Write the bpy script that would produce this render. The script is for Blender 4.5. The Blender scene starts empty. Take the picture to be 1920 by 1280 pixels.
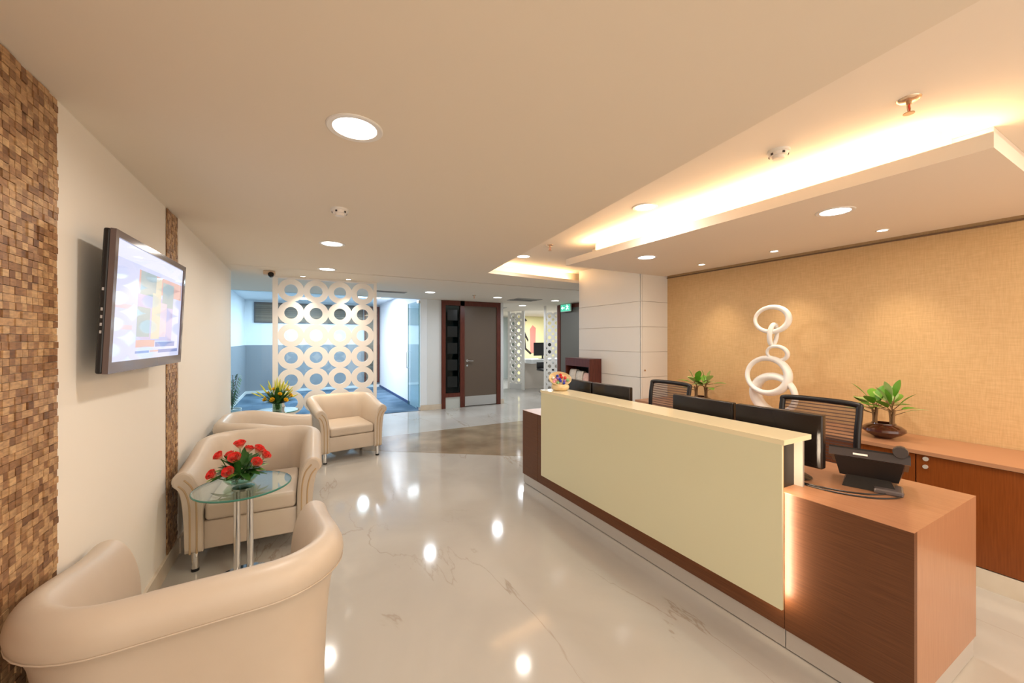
import bpy, bmesh, math, random
from mathutils import Vector, Matrix
random.seed(7)
PI = math.pi
sc = bpy.context.scene
COL = sc.collection
R = math.radians

# ------------------------------------------------------------------ camera, world, exposure
cam_d = bpy.data.cameras.new('camera'); cam = bpy.data.objects.new('camera', cam_d); COL.objects.link(cam)
cam.location = (0, 0, 1.52); cam.rotation_euler = (R(90), 0, -R(28.4956))
cam_d.sensor_width = 36; cam_d.lens = 735/1920*36; cam_d.shift_y = -4/1920; cam_d.clip_start = 0.02
sc.camera = cam
w = bpy.data.worlds.new('world'); sc.world = w; w.use_nodes = True
w.node_tree.nodes['Background'].inputs[0].default_value = (1.0, 0.90, 0.78, 1)
w.node_tree.nodes['Background'].inputs[1].default_value = 2.6
sc.view_settings.view_transform = 'Standard'; sc.view_settings.look = 'None'
sc.view_settings.gamma = 1; sc.view_settings.use_curve_mapping = False
sc.view_settings.exposure = 0.0
WARM = (1.0, 0.80, 0.58); COVE = (1.0, 0.66, 0.36); NEUT = (1.0, 0.93, 0.84); COOL = (0.80, 0.90, 1.0)
P_DOWN = 10.5; P_COVE = 18; P_SPOT = 6; P_COOL = 62

def area(name, loc, size, power, color, rot=(0, 0, 0), shape='RECTANGLE', sy=None, parent=None, spread=180):
    l = bpy.data.lights.new(name, 'AREA'); l.shape = shape; l.size = size
    if sy: l.size_y = sy
    l.energy = power; l.color = color; l.spread = R(spread)
    o = bpy.data.objects.new(name, l); COL.objects.link(o); o.location = loc; o.rotation_euler = rot
    if parent: o.parent = parent
    return o

# ------------------------------------------------------------------ materials
MATS = {}
def nodes(m): return m.node_tree.nodes, m.node_tree.links
def mat(name, col, rough=0.5, metal=0, spec=0.5, coat=0, trans=0, ior=1.45, sheen=0, emis=None, es=0, coat_r=0.05):
    if name in MATS: return MATS[name]
    m = bpy.data.materials.new(name); m.use_nodes = True
    b = m.node_tree.nodes['Principled BSDF']
    b.inputs['Base Color'].default_value = (*col, 1); b.inputs['Roughness'].default_value = rough
    b.inputs['Metallic'].default_value = metal; b.inputs['Specular IOR Level'].default_value = spec
    b.inputs['Coat Weight'].default_value = coat; b.inputs['Coat Roughness'].default_value = coat_r
    b.inputs['Transmission Weight'].default_value = trans; b.inputs['IOR'].default_value = ior
    if emis: b.inputs['Emission Color'].default_value = (*emis, 1); b.inputs['Emission Strength'].default_value = es
    MATS[name] = m
    return m
def noise_col(m, c1, c2, scale=(1, 1, 1), nscale=5, detail=6, bump=0, lo=0.35, hi=0.65, bscale=None, dist=0.002):
    N, L = nodes(m); b = N['Principled BSDF']
    tc = N.new('ShaderNodeTexCoord'); mp = N.new('ShaderNodeMapping'); mp.inputs['Scale'].default_value = scale
    L.new(tc.outputs['Object'], mp.inputs[0])
    n = N.new('ShaderNodeTexNoise'); n.inputs['Scale'].default_value = nscale; n.inputs['Detail'].default_value = detail
    L.new(mp.outputs[0], n.inputs['Vector'])
    r = N.new('ShaderNodeValToRGB'); r.color_ramp.elements[0].position = lo; r.color_ramp.elements[1].position = hi
    r.color_ramp.elements[0].color = (*c1, 1); r.color_ramp.elements[1].color = (*c2, 1)
    L.new(n.outputs['Fac'], r.inputs[0]); L.new(r.outputs[0], b.inputs['Base Color'])
    if bump:
        bp = N.new('ShaderNodeBump'); bp.inputs['Strength'].default_value = bump; bp.inputs['Distance'].default_value = dist
        L.new(n.outputs['Fac'], bp.inputs['Height']); L.new(bp.outputs[0], b.inputs['Normal'])
    return m

M_ceil = mat('ceiling_paint', (.80, .715, .60), .8)
M_ceil2 = mat('recess_paint', (.86, .79, .70), .8)
M_wallL = mat('cream_wall_paint', (.86, .81, .73), .65)
M_white = mat('white_paint', (.74, .76, .76), .6)
M_whitegloss = mat('white_lacquer', (.80, .77, .72), .35)
M_leather = noise_col(mat('cream_leather', (.8, .68, .54), .42, coat=.12, coat_r=.3), (.54, .445, .35), (.58, .49, .395), nscale=3, bump=0)
M_pip = mat('cream_piping', (.46, .32, .18), .45)
M_chrome = mat('chrome', (.82, .81, .80), .12, 1)
M_steel = mat('brushed_steel', (.70, .69, .68), .32, 1)
M_black = mat('black_plastic', (.012, .010, .010), .35)
M_blackgl = mat('gloss_black', (.010, .009, .009), .12)
M_dkgrey = mat('dark_grey_plastic', (.045, .036, .036), .28)
M_panel = mat('ivory_back_painted_glass', (.71, .68, .47), .10, spec=.35)
M_ledge = mat('ivory_ledge_top', (.84, .74, .50), .12)
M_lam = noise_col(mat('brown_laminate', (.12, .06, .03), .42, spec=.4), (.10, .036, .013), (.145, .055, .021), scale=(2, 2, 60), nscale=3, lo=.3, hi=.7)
M_lamtop_litend = noise_col(mat('brown_laminate_top_and_lit_end', (.2, .1, .06), .28, spec=.6), (.35, .165, .085), (.42, .21, .115), scale=(40, 2, 2), nscale=3, lo=.3, hi=.7)
M_cred = noise_col(mat('credenza_veneer', (.2, .1, .06), .35), (.20, .047, .006), (.26, .068, .012), scale=(2, 50, 2), nscale=3, lo=.3, hi=.7)
M_darkwood = noise_col(mat('dark_red_wood', (.1, .02, .01), .3), (.085, .018, .010), (.14, .032, .018), scale=(20, 20, 2), nscale=3)
M_doorlam = mat('taupe_door_laminate', (.13, .095, .07), .35)
M_greydoor = mat('grey_door_laminate', (.12, .115, .10), .4)
M_gap = mat('dark_gap', (.03, .02, .015), .8)
M_skirt = noise_col(mat('beige_marble_skirting', (.7, .6, .48), .2), (.66, .55, .42), (.76, .67, .55), nscale=3)
M_green = mat('green_leaf', (.05, .16, .025), .4)
M_green2 = mat('light_green_leaf', (.20, .42, .05), .4)
M_stem = mat('stem', (.22, .12, .05), .6)
M_brownglaze = mat('brown_glaze', (.06, .015, .008), .12, coat=.6)
M_sculpt = mat('white_resin', (.88, .85, .81), .35)
M_emis_w = mat('lamp_lens_white', (1, 1, 1), .5, emis=(1, .97, .93), es=9)
M_emis_s = mat('small_lamp_lens', (1, 1, 1), .5, emis=(1, .93, .82), es=14)
M_trimw = mat('lamp_trim', (.80, .77, .73), .4)
M_greywall = mat('grey_wainscot', (.27, .29, .32), .5)
M_meetwall = mat('meeting_white_paint', (.84, .88, .92), .6)
M_wick = noise_col(mat('wicker', (.8, .6, .35), .6), (.70, .48, .22), (.88, .72, .45), scale=(1, 1, 8), nscale=20)
M_brass = mat('brass', (.6, .4, .25), .3, 1)
M_red = mat('red_glass_bulb', (.6, .02, .01), .2)
M_paper = noise_col(mat('newsprint', (.8, .75, .68), .7), (.62, .56, .50), (.82, .77, .70), scale=(3, 3, 20), nscale=8)
M_paperp = noise_col(mat('pink_newsprint', (.8, .5, .45), .7), (.75, .40, .34), (.85, .62, .55), scale=(3, 3, 20), nscale=8)
M_vent = mat('vent_grey', (.32, .30, .27), .5)

# tinted clear glass: fresnel mix of transparent and glossy
def glass_mat(name, tint, refl=1.0):
    m = bpy.data.materials.new(name); m.use_nodes = True; N, L = nodes(m); N.clear()
    o = N.new('ShaderNodeOutputMaterial'); mx = N.new('ShaderNodeMixShader'); t = N.new('ShaderNodeBsdfTransparent')
    g = N.new('ShaderNodeBsdfGlossy'); lw = N.new('ShaderNodeLayerWeight'); lw.inputs[0].default_value = .5
    pw = N.new('ShaderNodeMath'); pw.operation = 'POWER'; pw.inputs[1].default_value = 5; L.new(lw.outputs['Facing'], pw.inputs[0])
    f = N.new('ShaderNodeMapRange'); f.inputs[3].default_value = .04; f.inputs[4].default_value = .95; L.new(pw.outputs[0], f.inputs[0])
    t.inputs[0].default_value = (*tint, 1); g.inputs['Roughness'].default_value = .01
    mu = N.new('ShaderNodeMath'); mu.operation = 'MULTIPLY'; mu.inputs[1].default_value = refl
    L.new(f.outputs[0], mu.inputs[0]); L.new(mu.outputs[0], mx.inputs[0]); L.new(t.outputs[0], mx.inputs[1]); L.new(g.outputs[0], mx.inputs[2]); L.new(mx.outputs[0], o.inputs[0])
    return m
M_glass = glass_mat('clear_teal_glass', (.84, .93, .95))
M_glass_t = glass_mat('table_glass', (.80, .88, .84), 1.6)
M_glass_v = glass_mat('vase_glass', (.78, .9, .82), 1.2)
M_glass_d = glass_mat('dark_sidelight_glass', (.22, .30, .31), 1.2)
M_gedge = mat('green_glass_edge', (.06, .22, .17), .15)

# marble floor
def marble():
    m = mat('cream_marble_floor', (.72, .64, .55), .09, spec=.38); N, L = nodes(m); b = N['Principled BSDF']
    tc = N.new('ShaderNodeTexCoord')
    n1 = N.new('ShaderNodeTexNoise'); n1.inputs['Scale'].default_value = .9; n1.inputs['Detail'].default_value = 8; n1.inputs['Distortion'].default_value = .6
    L.new(tc.outputs['Object'], n1.inputs['Vector'])
    r1 = N.new('ShaderNodeValToRGB'); r1.color_ramp.elements[0].position = .3; r1.color_ramp.elements[1].position = .7
    r1.color_ramp.elements[0].color = (.43, .40, .36, 1); r1.color_ramp.elements[1].color = (.53, .50, .455, 1)
    L.new(n1.outputs['Fac'], r1.inputs[0])
    # veins
    mp = N.new('ShaderNodeMapping'); mp.inputs['Scale'].default_value = (.85, .22, 1); mp.inputs['Rotation'].default_value = (0, 0, R(-12))
    L.new(tc.outputs['Object'], mp.inputs[0])
    n2 = N.new('ShaderNodeTexNoise'); n2.inputs['Scale'].default_value = 1.3; n2.inputs['Detail'].default_value = 7; n2.inputs['Roughness'].default_value = .53
    n2.inputs['Distortion'].default_value = .5
    L.new(mp.outputs[0], n2.inputs['Vector'])
    s = N.new('ShaderNodeMath'); s.operation = 'SUBTRACT'; s.inputs[1].default_value = .5; L.new(n2.outputs['Fac'], s.inputs[0])
    a = N.new('ShaderNodeMath'); a.operation = 'ABSOLUTE'; L.new(s.outputs[0], a.inputs[0])
    r2 = N.new('ShaderNodeValToRGB'); r2.color_ramp.elements[0].position = 0; r2.color_ramp.elements[1].position = .0045
    r2.color_ramp.elements[0].color = (1, 1, 1, 1); r2.color_ramp.elements[1].color = (0, 0, 0, 1)
    L.new(a.outputs[0], r2.inputs[0])
    n3 = N.new('ShaderNodeTexNoise'); n3.inputs['Scale'].default_value = .55; L.new(tc.outputs['Object'], n3.inputs['Vector'])
    r3 = N.new('ShaderNodeValToRGB'); r3.color_ramp.elements[0].position = .40; r3.color_ramp.elements[1].position = .56
    L.new(n3.outputs['Fac'], r3.inputs[0])
    mu = N.new('ShaderNodeMath'); mu.operation = 'MULTIPLY'; L.new(r2.outputs[0], mu.inputs[0]); L.new(r3.outputs[0], mu.inputs[1])
    mu2 = N.new('ShaderNodeMath'); mu2.operation = 'MULTIPLY'; mu2.inputs[1].default_value = .55; L.new(mu.outputs[0], mu2.inputs[0])
    mx = N.new('ShaderNodeMixRGB'); mx.inputs[2].default_value = (.27, .20, .13, 1)
    L.new(mu2.outputs[0], mx.inputs[0]); L.new(r1.outputs[0], mx.inputs[1])
    L.new(mx.outputs[0], b.inputs['Base Color'])
    return m
M_marble = marble()
M_brownm = noise_col(mat('brown_marble', (.3, .2, .13), .10), (.235, .175, .115), (.36, .28, .19), nscale=2.2, detail=10)
M_carpet = noise_col(mat('blue_carpet', (.05, .09, .2), .95, spec=.1), (.05, .095, .15), (.14, .21, .29), nscale=1.6, detail=8, bump=.4)
# grasscloth wallpaper
def grasscloth():
    m = mat('gold_grasscloth_wallpaper', (.7, .5, .28), .55); N, L = nodes(m); b = N['Principled BSDF']
    tc = N.new('ShaderNodeTexCoord'); fac = []
    for sc_ in ((1, 12, 150), (1, 150, 12)):
        mp = N.new('ShaderNodeMapping'); mp.inputs['Scale'].default_value = sc_; L.new(tc.outputs['Object'], mp.inputs[0])
        n = N.new('ShaderNodeTexNoise'); n.inputs['Scale'].default_value = 1; n.inputs['Detail'].default_value = 4; L.new(mp.outputs[0], n.inputs['Vector']); fac.append(n)
    ad = N.new('ShaderNodeMath'); ad.operation = 'ADD'; L.new(fac[0].outputs['Fac'], ad.inputs[0]); L.new(fac[1].outputs['Fac'], ad.inputs[1])
    hf = N.new('ShaderNodeMath'); hf.operation = 'MULTIPLY'; hf.inputs[1].default_value = .5; L.new(ad.outputs[0], hf.inputs[0])
    r = N.new('ShaderNodeValToRGB'); r.color_ramp.elements[0].position = .36; r.color_ramp.elements[1].position = .64
    r.color_ramp.elements[0].color = (.62, .40, .19, 1); r.color_ramp.elements[1].color = (.72, .49, .25, 1)
    L.new(hf.outputs[0], r.inputs[0]); L.new(r.outputs[0], b.inputs['Base Color'])
    bp = N.new('ShaderNodeBump'); bp.inputs['Strength'].default_value = .35; bp.inputs['Distance'].default_value = .003
    L.new(hf.outputs[0], bp.inputs['Height']); L.new(bp.outputs[0], b.inputs['Normal'])
    return m
M_grass = grasscloth()
TY, TZ = .030, .024
def mosaic(name, cols):
    m = mat(name, (.3, .2, .1), .45); N, L = nodes(m); b = N['Principled BSDF']
    tc = N.new('ShaderNodeTexCoord'); sx = N.new('ShaderNodeSeparateXYZ'); L.new(tc.outputs['Object'], sx.inputs[0])
    cb = N.new('ShaderNodeCombineXYZ')
    for ax, s_, k in (('Y', TY, 1), ('Z', TZ, 2)):
        d = N.new('ShaderNodeMath'); d.operation = 'DIVIDE'; d.inputs[1].default_value = s_; L.new(sx.outputs[ax], d.inputs[0])
        f = N.new('ShaderNodeMath'); f.operation = 'FLOOR'; L.new(d.outputs[0], f.inputs[0]); L.new(f.outputs[0], cb.inputs[k])
    wn = N.new('ShaderNodeTexWhiteNoise'); wn.noise_dimensions = '3D'; L.new(cb.outputs[0], wn.inputs['Vector'])
    r = N.new('ShaderNodeValToRGB'); e = r.color_ramp.elements
    e[0].position = 0; e[0].color = (*cols[0], 1); e[1].position = 1; e[1].color = (*cols[-1], 1)
    for i, c_ in enumerate(cols[1:-1]):
        q = e.new((i+1)/(len(cols)-1)); q.color = (*c_, 1)
    L.new(wn.outputs['Value'], r.inputs[0])
    mp = N.new('ShaderNodeMapping'); mp.inputs['Scale'].default_value = (1, 30, 90); L.new(tc.outputs['Object'], mp.inputs[0])
    n = N.new('ShaderNodeTexNoise'); n.inputs['Scale'].default_value = 1.2; n.inputs['Detail'].default_value = 5; L.new(mp.outputs[0], n.inputs['Vector'])
    mr = N.new('ShaderNodeMapRange'); mr.inputs[1].default_value = .3; mr.inputs[2].default_value = .7; mr.inputs[3].default_value = .65; mr.inputs[4].default_value = 1.2; L.new(n.outputs['Fac'], mr.inputs[0])
    mx = N.new('ShaderNodeVectorMath'); mx.operation = 'SCALE'; L.new(r.outputs[0], mx.inputs[0]); L.new(mr.outputs[0], mx.inputs['Scale'])
    L.new(mx.outputs[0], b.inputs['Base Color'])
    return m
M_mos = mosaic('coconut_mosaic_tiles', [(.17, .075, .03), (.36, .19, .09), (.26, .13, .055), (.52, .31, .15), (.43, .25, .12), (.60, .38, .19)])
M_mosd = mosaic('dark_stone_mosaic', [(.10, .075, .055), (.24, .20, .16), (.15, .12, .09), (.30, .24, .17)])
M_petal = None
def petal_mat(name, base, tip):
    m = mat(name, tip, .5); N, L = nodes(m); b = N['Principled BSDF']
    at = N.new('ShaderNodeAttribute'); at.attribute_name = 'h'
    r = N.new('ShaderNodeValToRGB'); r.color_ramp.elements[0].position = .35; r.color_ramp.elements[1].position = .95
    r.color_ramp.elements[0].color = (*base, 1); r.color_ramp.elements[1].color = (*tip, 1)
    L.new(at.outputs['Fac'], r.inputs[0]); L.new(r.outputs[0], b.inputs['Base Color'])
    return m
M_rose = petal_mat('red_rose_petal', (.90, .62, .42), (.85, .035, .03))
M_yrose = petal_mat('yellow_petal', (.85, .55, .05), (.90, .60, .03))

# ------------------------------------------------------------------ mesh builder
class MB:
    def __init__(s): s.v = []; s.f = []; s.mi = []; s.h = None
    def add(s, vs, fs, mi=0):
        o = len(s.v); s.v += [tuple(x) for x in vs]
        for f in fs: s.f.append([o+i for i in f]); s.mi.append(mi)
        return s
    def box(s, x0, x1, y0, y1, z0, z1, mi=0):
        vs = [(x, y, z) for x in (x0, x1) for y in (y0, y1) for z in (z0, z1)]
        return s.add(vs, [(0, 1, 3, 2), (4, 6, 7, 5), (0, 4, 5, 1), (2, 3, 7, 6), (0, 2, 6, 4), (1, 5, 7, 3)], mi)
    def obox(s, c, d, mtx, mi=0):
        vs = [Vector(c)+mtx @ Vector((x*d[0]/2, y*d[1]/2, z*d[2]/2)) for x in (-1, 1) for y in (-1, 1) for z in (-1, 1)]
        return s.add(vs, [(0, 1, 3, 2), (4, 6, 7, 5), (0, 4, 5, 1), (2, 3, 7, 6), (0, 2, 6, 4), (1, 5, 7, 3)], mi)
    def prism(s, poly, z0, z1, mi=0):
        n = len(poly); vs = [(x, y, z0) for x, y in poly]+[(x, y, z1) for x, y in poly]
        fs = [list(range(n))[::-1], list(range(n, 2*n))]+[(i, (i+1) % n, n+(i+1) % n, n+i) for i in range(n)]
        return s.add(vs, fs, mi)
    def tube(s, pts, r, seg=10, mi=0, closed=False, cap=True):
        pts = [Vector(p) for p in pts]; n = len(pts)
        rs = r if isinstance(r, (list, tuple)) else [r]*n
        vs = []; up = None
        for i, p in enumerate(pts):
            a = pts[(i-1) % n] if (closed or i > 0) else p; b = pts[(i+1) % n] if (closed or i < n-1) else p
            t = (b-a).normalized()
            if up is None: up = Vector((0, 0, 1)) if abs(t.z) < .9 else Vector((1, 0, 0))
            x = up.cross(t).normalized(); up = t.cross(x).normalized()
            for k in range(seg):
                an = 2*PI*k/seg; vs.append(p+(x*math.cos(an)+up*math.sin(an))*rs[i])
        fs = []
        for i in range(n if closed else n-1):
            j = (i+1) % n
            for k in range(seg): fs.append((i*seg+k, i*seg+(k+1) % seg, j*seg+(k+1) % seg, j*seg+k))
        if not closed and cap: fs += [list(range(seg))[::-1], [(n-1)*seg+k for k in range(seg)]]
        return s.add(vs, fs, mi)
    def cyl(s, c, r, z0, z1, seg=24, mi=0, r1=None):
        r1 = r if r1 is None else r1
        vs = [(c[0]+r*math.cos(2*PI*k/seg), c[1]+r*math.sin(2*PI*k/seg), z0) for k in range(seg)]
        vs += [(c[0]+r1*math.cos(2*PI*k/seg), c[1]+r1*math.sin(2*PI*k/seg), z1) for k in range(seg)]
        fs = [list(range(seg))[::-1], list(range(seg, 2*seg))]+[(k, (k+1) % seg, seg+(k+1) % seg, seg+k) for k in range(seg)]
        return s.add(vs, fs, mi)
    def lathe(s, prof, c=(0, 0, 0), seg=28, mi=0, sx=1, sy=1, mtx=None):
        n = len(prof); vs = []
        for r, z in prof:
            for k in range(seg):
                a = 2*PI*k/seg; p = Vector((r*sx*math.cos(a), r*sy*math.sin(a), z))
                if mtx: p = mtx @ p
                vs.append(p+Vector(c))
        fs = [(i*seg+k, i*seg+(k+1) % seg, (i+1)*seg+(k+1) % seg, (i+1)*seg+k) for i in range(n-1) for k in range(seg)]
        return s.add(vs, fs, mi)
    def rbox(s, x0, x1, y0, y1, z0, z1, r=.02, seg=4, mi=0):
        bm = bmesh.new(); bmesh.ops.create_cube(bm, size=1)
        for v in bm.verts: v.co = Vector(((x0+x1)/2+v.co.x*(x1-x0), (y0+y1)/2+v.co.y*(y1-y0), (z0+z1)/2+v.co.z*(z1-z0)))
        bmesh.ops.bevel(bm, geom=bm.edges[:], offset=r, segments=seg, profile=.5, affect='EDGES')
        bm.verts.index_update()
        s.add([v.co[:] for v in bm.verts], [[v.index for v in f.verts] for f in bm.faces], mi); bm.free(); return s
    def build(s, name, mats, parent=None, smooth=False, loc=None, angle=None):
        me = bpy.data.meshes.new(name); me.from_pydata(s.v, [], s.f)
        mats = mats if isinstance(mats, (list, tuple)) else [mats]
        for m in mats: me.materials.append(m)
        for p, i in zip(me.polygons, s.mi): p.material_index = i
        bm = bmesh.new(); bm.from_mesh(me); bmesh.ops.recalc_face_normals(bm, faces=bm.faces[:]); bm.to_mesh(me); bm.free()
        if smooth:
            for p in me.polygons: p.use_smooth = True
            me.set_sharp_from_angle(angle=R(angle if angle else 40))
        if s.h is not None:
            a = me.attributes.new('h', 'FLOAT', 'POINT')
            for i, x in enumerate(s.h): a.data[i].value = x
        o = bpy.data.objects.new(name, me); COL.objects.link(o)
        if parent: o.parent = parent
        if loc: o.location = loc
        return o
def tag(o, label=None, cat=None, group=None, kind=None):
    if label: o['label'] = label
    if cat: o['category'] = cat
    if group: o['group'] = group
    if kind: o['kind'] = kind
    return o
def struct(name, mb, m, label, cat='wall', smooth=False):
    return tag(mb.build(name, m, smooth=smooth), label, cat, kind='structure')
def thing(name, loc, label, cat, rz=0, group=None):
    o = bpy.data.objects.new(name, None); COL.objects.link(o); o.location = loc; o.rotation_euler = (0, 0, rz)
    o.empty_display_size = .1
    return tag(o, label, cat, group)
def copy_tree(root, loc, rz, label, group=None):
    def cp(o, par):
        c = o.copy(); COL.objects.link(c)
        if par: c.parent = par
        for ch in list(o.children): cp(ch, c)
        return c
    r = cp(root, None); r.location = loc; r.rotation_euler = (0, 0, rz); r['label'] = label
    if group: r['group'] = group
    return r
def catmull(pts, n=6):
    pts = [Vector(p) for p in pts]; out = []
    for i in range(len(pts)-1):
        p0 = pts[max(i-1, 0)]; p1 = pts[i]; p2 = pts[i+1]; p3 = pts[min(i+2, len(pts)-1)]
        for k in range(n):
            t = k/n
            out.append(.5*((2*p1)+(-p0+p2)*t+(2*p0-5*p1+4*p2-p3)*t*t+(-p0+3*p1-3*p2+p3)*t**3))
    out.append(pts[-1]); return out

CZ = 2.38     # main ceiling
UZ = 2.56     # recess ceiling
# ------------------------------------------------------------------ structure: floors
F = MB().box(-2.0, 11, -3.2, 8.28, -.1, 0).box(2.42, 11, 8.28, 14.3, -.1, 0)
struct('floor', F, M_marble, 'polished cream marble lobby floor with brown veins', 'floor')
B_ = MB().prism([(-.14, 6.34), (.98, 5.54), (2.59, 4.39), (3.75, 3.56), (3.75, 6.34)], 0, .0015)
struct('floor_inlay', B_, M_brownm, 'brown marble wedge inlaid across the cream floor', 'floor')
struct('floor_carpet', MB().box(-1.42, 2.42, 8.28, 13.7, -.1, .006), M_carpet, 'mottled blue carpet of the glazed meeting room', 'carpet')
# ------------------------------------------------------------------ walls
struct('wall_left', MB().box(-.95, -.765, -3.1, 3.32, 0, CZ+.2).box(-.95, -.753, 3.57, 6.0, 0, CZ).box(-.95, -.765, 3.32, 3.57, 0, CZ), M_wallL, 'smooth cream wall behind the television')
def mosaic_mb(x, y0, y1, z0, z1, face=1, dmin=.003, dmax=.008, alongx=False):
    mb = MB(); j0 = math.floor(y0/TY); k0 = math.floor(z0/TZ)
    rnd = random.Random(3)
    y = j0*TY
    while y < y1-1e-6:
        z = k0*TZ
        while z < z1-1e-6:
            a, b = max(y, y0)+.0008, min(y+TY, y1)-.0008; c, d = max(z, z0)+.0008, min(z+TZ, z1)-.0008
            if b-a > .004 and d-c > .004:
                t = rnd.uniform(dmin, dmax)
                if alongx: mb.box(a, b, x-t*face if face > 0 else x, x if face > 0 else x+t, c, d)
                else: mb.box(x, x+t, a, b, c, d)
            z += TZ
        y += TY
    return mb
struct('wall_left_mosaic', mosaic_mb(-.765, .55, 2.01, .11, CZ), M_mos, 'wide strip of brown coconut mosaic tiles on left wall')
struct('wall_left_mosaic_strip', mosaic_mb(-.762, 3.32, 3.57, .11, CZ, dmin=.003, dmax=.007), M_mos, 'narrow strip of brown mosaic tiles beyond the television')
struct('baseboard_left', MB().box(-.765, -.748, .5, 3.325, 0, .11).box(-.765, -.748, 3.325, 3.57, 0, .11).box(-.753, -.738, 3.57, 6.0, 0, .11), M_skirt, 'beige marble skirting along the left wall', 'baseboard')
struct('wall_reception', MB().box(4.25, 4.45, -3.1, 3.55, 0, UZ), M_grass, 'gold woven wallpaper wall behind the reception desk')
# clad pillar with joint grooves
pil = MB()
zs = [0, .36, .70, 1.04, 1.36, 1.68, 2.0, UZ]
for a, b in zip(zs[:-1], zs[1:]):
    pil.box(3.77, 3.80, 3.56, 4.79, a+.002, b-.002)
    pil.box(3.795, 4.25, 3.55, 3.58, a+.002, b-.002)
    pil.box(3.77, 3.792, 3.55, 3.565, a+.002, b-.002)
struct('wall_pillar', pil, M_whitegloss, 'cream clad pillar with fine joints beside the desk')
struct('wall_pillar_core', MB().box(3.785, 4.45, 3.57, 4.78, 0, UZ), mat('pillar_joint', (.45, .36, .27), .7), 'pillar core seen in the cladding joints')
lk = MB().cyl((0, 0), .011, 0, .006)
o = lk.build('keyhole', M_brass); o.location = (3.835, 3.549, 1.129); o.rotation_euler = (R(90), 0, 0)
tag(o, 'tiny brass lock on the pale pillar panel', 'lock')
# beyond pillar
struct('wall_right_far', MB().box(5.76, 5.95, 4.5, 8.22, 0, CZ).box(4.25, 5.95, 4.5, 4.78, 0, CZ), M_white, 'white wall of the side passage')
struct('wall_back_lobby', MB().box(2.42, 2.74, 8.28, 8.42, 0, CZ).box(4.17, 4.26, 8.28, 8.42, 0, CZ).box(2.42, 4.26, 8.42, 14.2, 0, CZ), M_white, 'white wall around the brown door')
struct('baseboard_back', MB().box(2.27, 2.74, 8.262, 8.28, 0, .11).box(4.17, 4.275, 8.262, 8.28, 0, .11), M_skirt, 'beige skirting beside the brown door', 'baseboard')
struct('wall_back_far', MB().box(4.2, 11, 13.6, 13.75, 0, CZ), mat('pale_blue_paint', (.72, .80, .80), .6), 'pale far wall of the back office')
struct('wall_right_office', MB().box(10.9, 11, 8, 13.6, 0, CZ).box(5.95, 11, 8.0, 8.22, 0, CZ), M_white, 'white side wall of the back office')
struct('wall_right_lobby', MB().box(7.0, 7.1, -3.2, 4.5, 0, UZ), M_wallL, 'cream side wall at the right of the lobby')
# meeting room
struct('wall_meeting_left', MB().box(-1.45, -1.33, 8.28, 13.2, 1.36, 3.0).box(-1.45, -.95, 6.0, 6.1, 0, CZ).box(-1.5, -1.42, 6.0, 8.28, 0, CZ), M_meetwall, 'white wall on the left of the meeting room')
struct('wall_meeting_wainscot', MB().box(-1.45, -1.31, 8.32, 13.2, .08, 1.36).box(-1.31, 2.30, 13.08, 13.2, .08, 1.36), M_greywall, 'grey lower wall band of the meeting room')
struct('baseboard_meeting', MB().box(-1.32, -1.29, 8.32, 13.07, 0, .08).box(-1.31, 2.30, 13.06, 13.12, 0, .08), M_white, 'white skirting of the meeting room', 'baseboard')
struct('wall_meeting_back', MB().box(-1.45, 2.42, 13.1, 13.25, 1.36, 3.0), M_meetwall, 'white back wall of the meeting room')
struct('wall_meeting_right', MB().box(2.27, 2.42, 8.285, 13.2, 0, 3.0), M_meetwall, 'white right wall of the meeting room')
struct('ceiling_meeting', MB().box(-1.45, 2.42, 8.4, 13.2, 2.62, 2.72), M_meetwall, 'white meeting room ceiling', 'ceiling')
struct('baseboard_meeting_right', MB().box(2.255, 2.27, 9.2, 13.06, 0, .07), mat('navy_skirting', (.03, .06, .16), .5), 'dark blue skirting of the meeting room', 'baseboard')
struct('wall_header_glass', MB().box(-1.45, 2.42, 8.29, 8.40, CZ, 2.72), M_meetwall, 'bulkhead over the glass wall')
# ------------------------------------------------------------------ ceilings
cl = MB().prism([(-1.0, -3.1), (1.02, -3.1), (2.15, 4.62), (-1.0, 4.62)], CZ, UZ)
cl.prism([(-1.5, 4.62), (2.15, 4.62), (3.77, 4.80), (11, 4.80), (11, 5.50), (-1.5, 5.46)], CZ, CZ+.045)
cl.prism([(-1.5, 5.485), (3.72, 5.53), (11, 5.525), (11, 14.2), (4.2, 14.2), (4.2, 8.285), (-1.5, 8.285)], CZ, CZ+.045)
cl.prism([(-1.5, 5.46), (.86, 5.46), (.86, 5.49), (-1.5, 5.487)], CZ, CZ+.045)
cl.box(-1.5, 11, 5.40, 5.60, CZ+.045, CZ+.09)
cl.box(2.0, 4.5, 4.98, 5.05, CZ+.04, UZ+.05)
struct('ceiling', cl, M_ceil, 'flat cream lobby ceiling with a slanted edge', 'ceiling')
struct('ceiling_slot', MB().box(.86, 3.70, 5.455, 5.535, CZ+.02, CZ+.046), M_gap, 'thin dark air slot across the ceiling', 'ceiling')
struct('ceiling_recess', MB().box(.9, 7.1, -3.1, 5.05, UZ, UZ+.1), M_ceil2, 'raised ceiling glowing above the reception', 'ceiling')
can = MB().box(2.61, 4.19, .49, 3.548, 2.34, 2.41)
can.box(2.82, 4.245, .70, 3.30, 2.41, UZ)
can.box(2.98, 4.245, .56, 3.545, 2.41, UZ-.001)
struct('ceiling_canopy', can, mat('canopy_paint', (.84, .76, .66), .7), 'floating dropped ceiling panel over the reception desk', 'ceiling')
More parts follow.
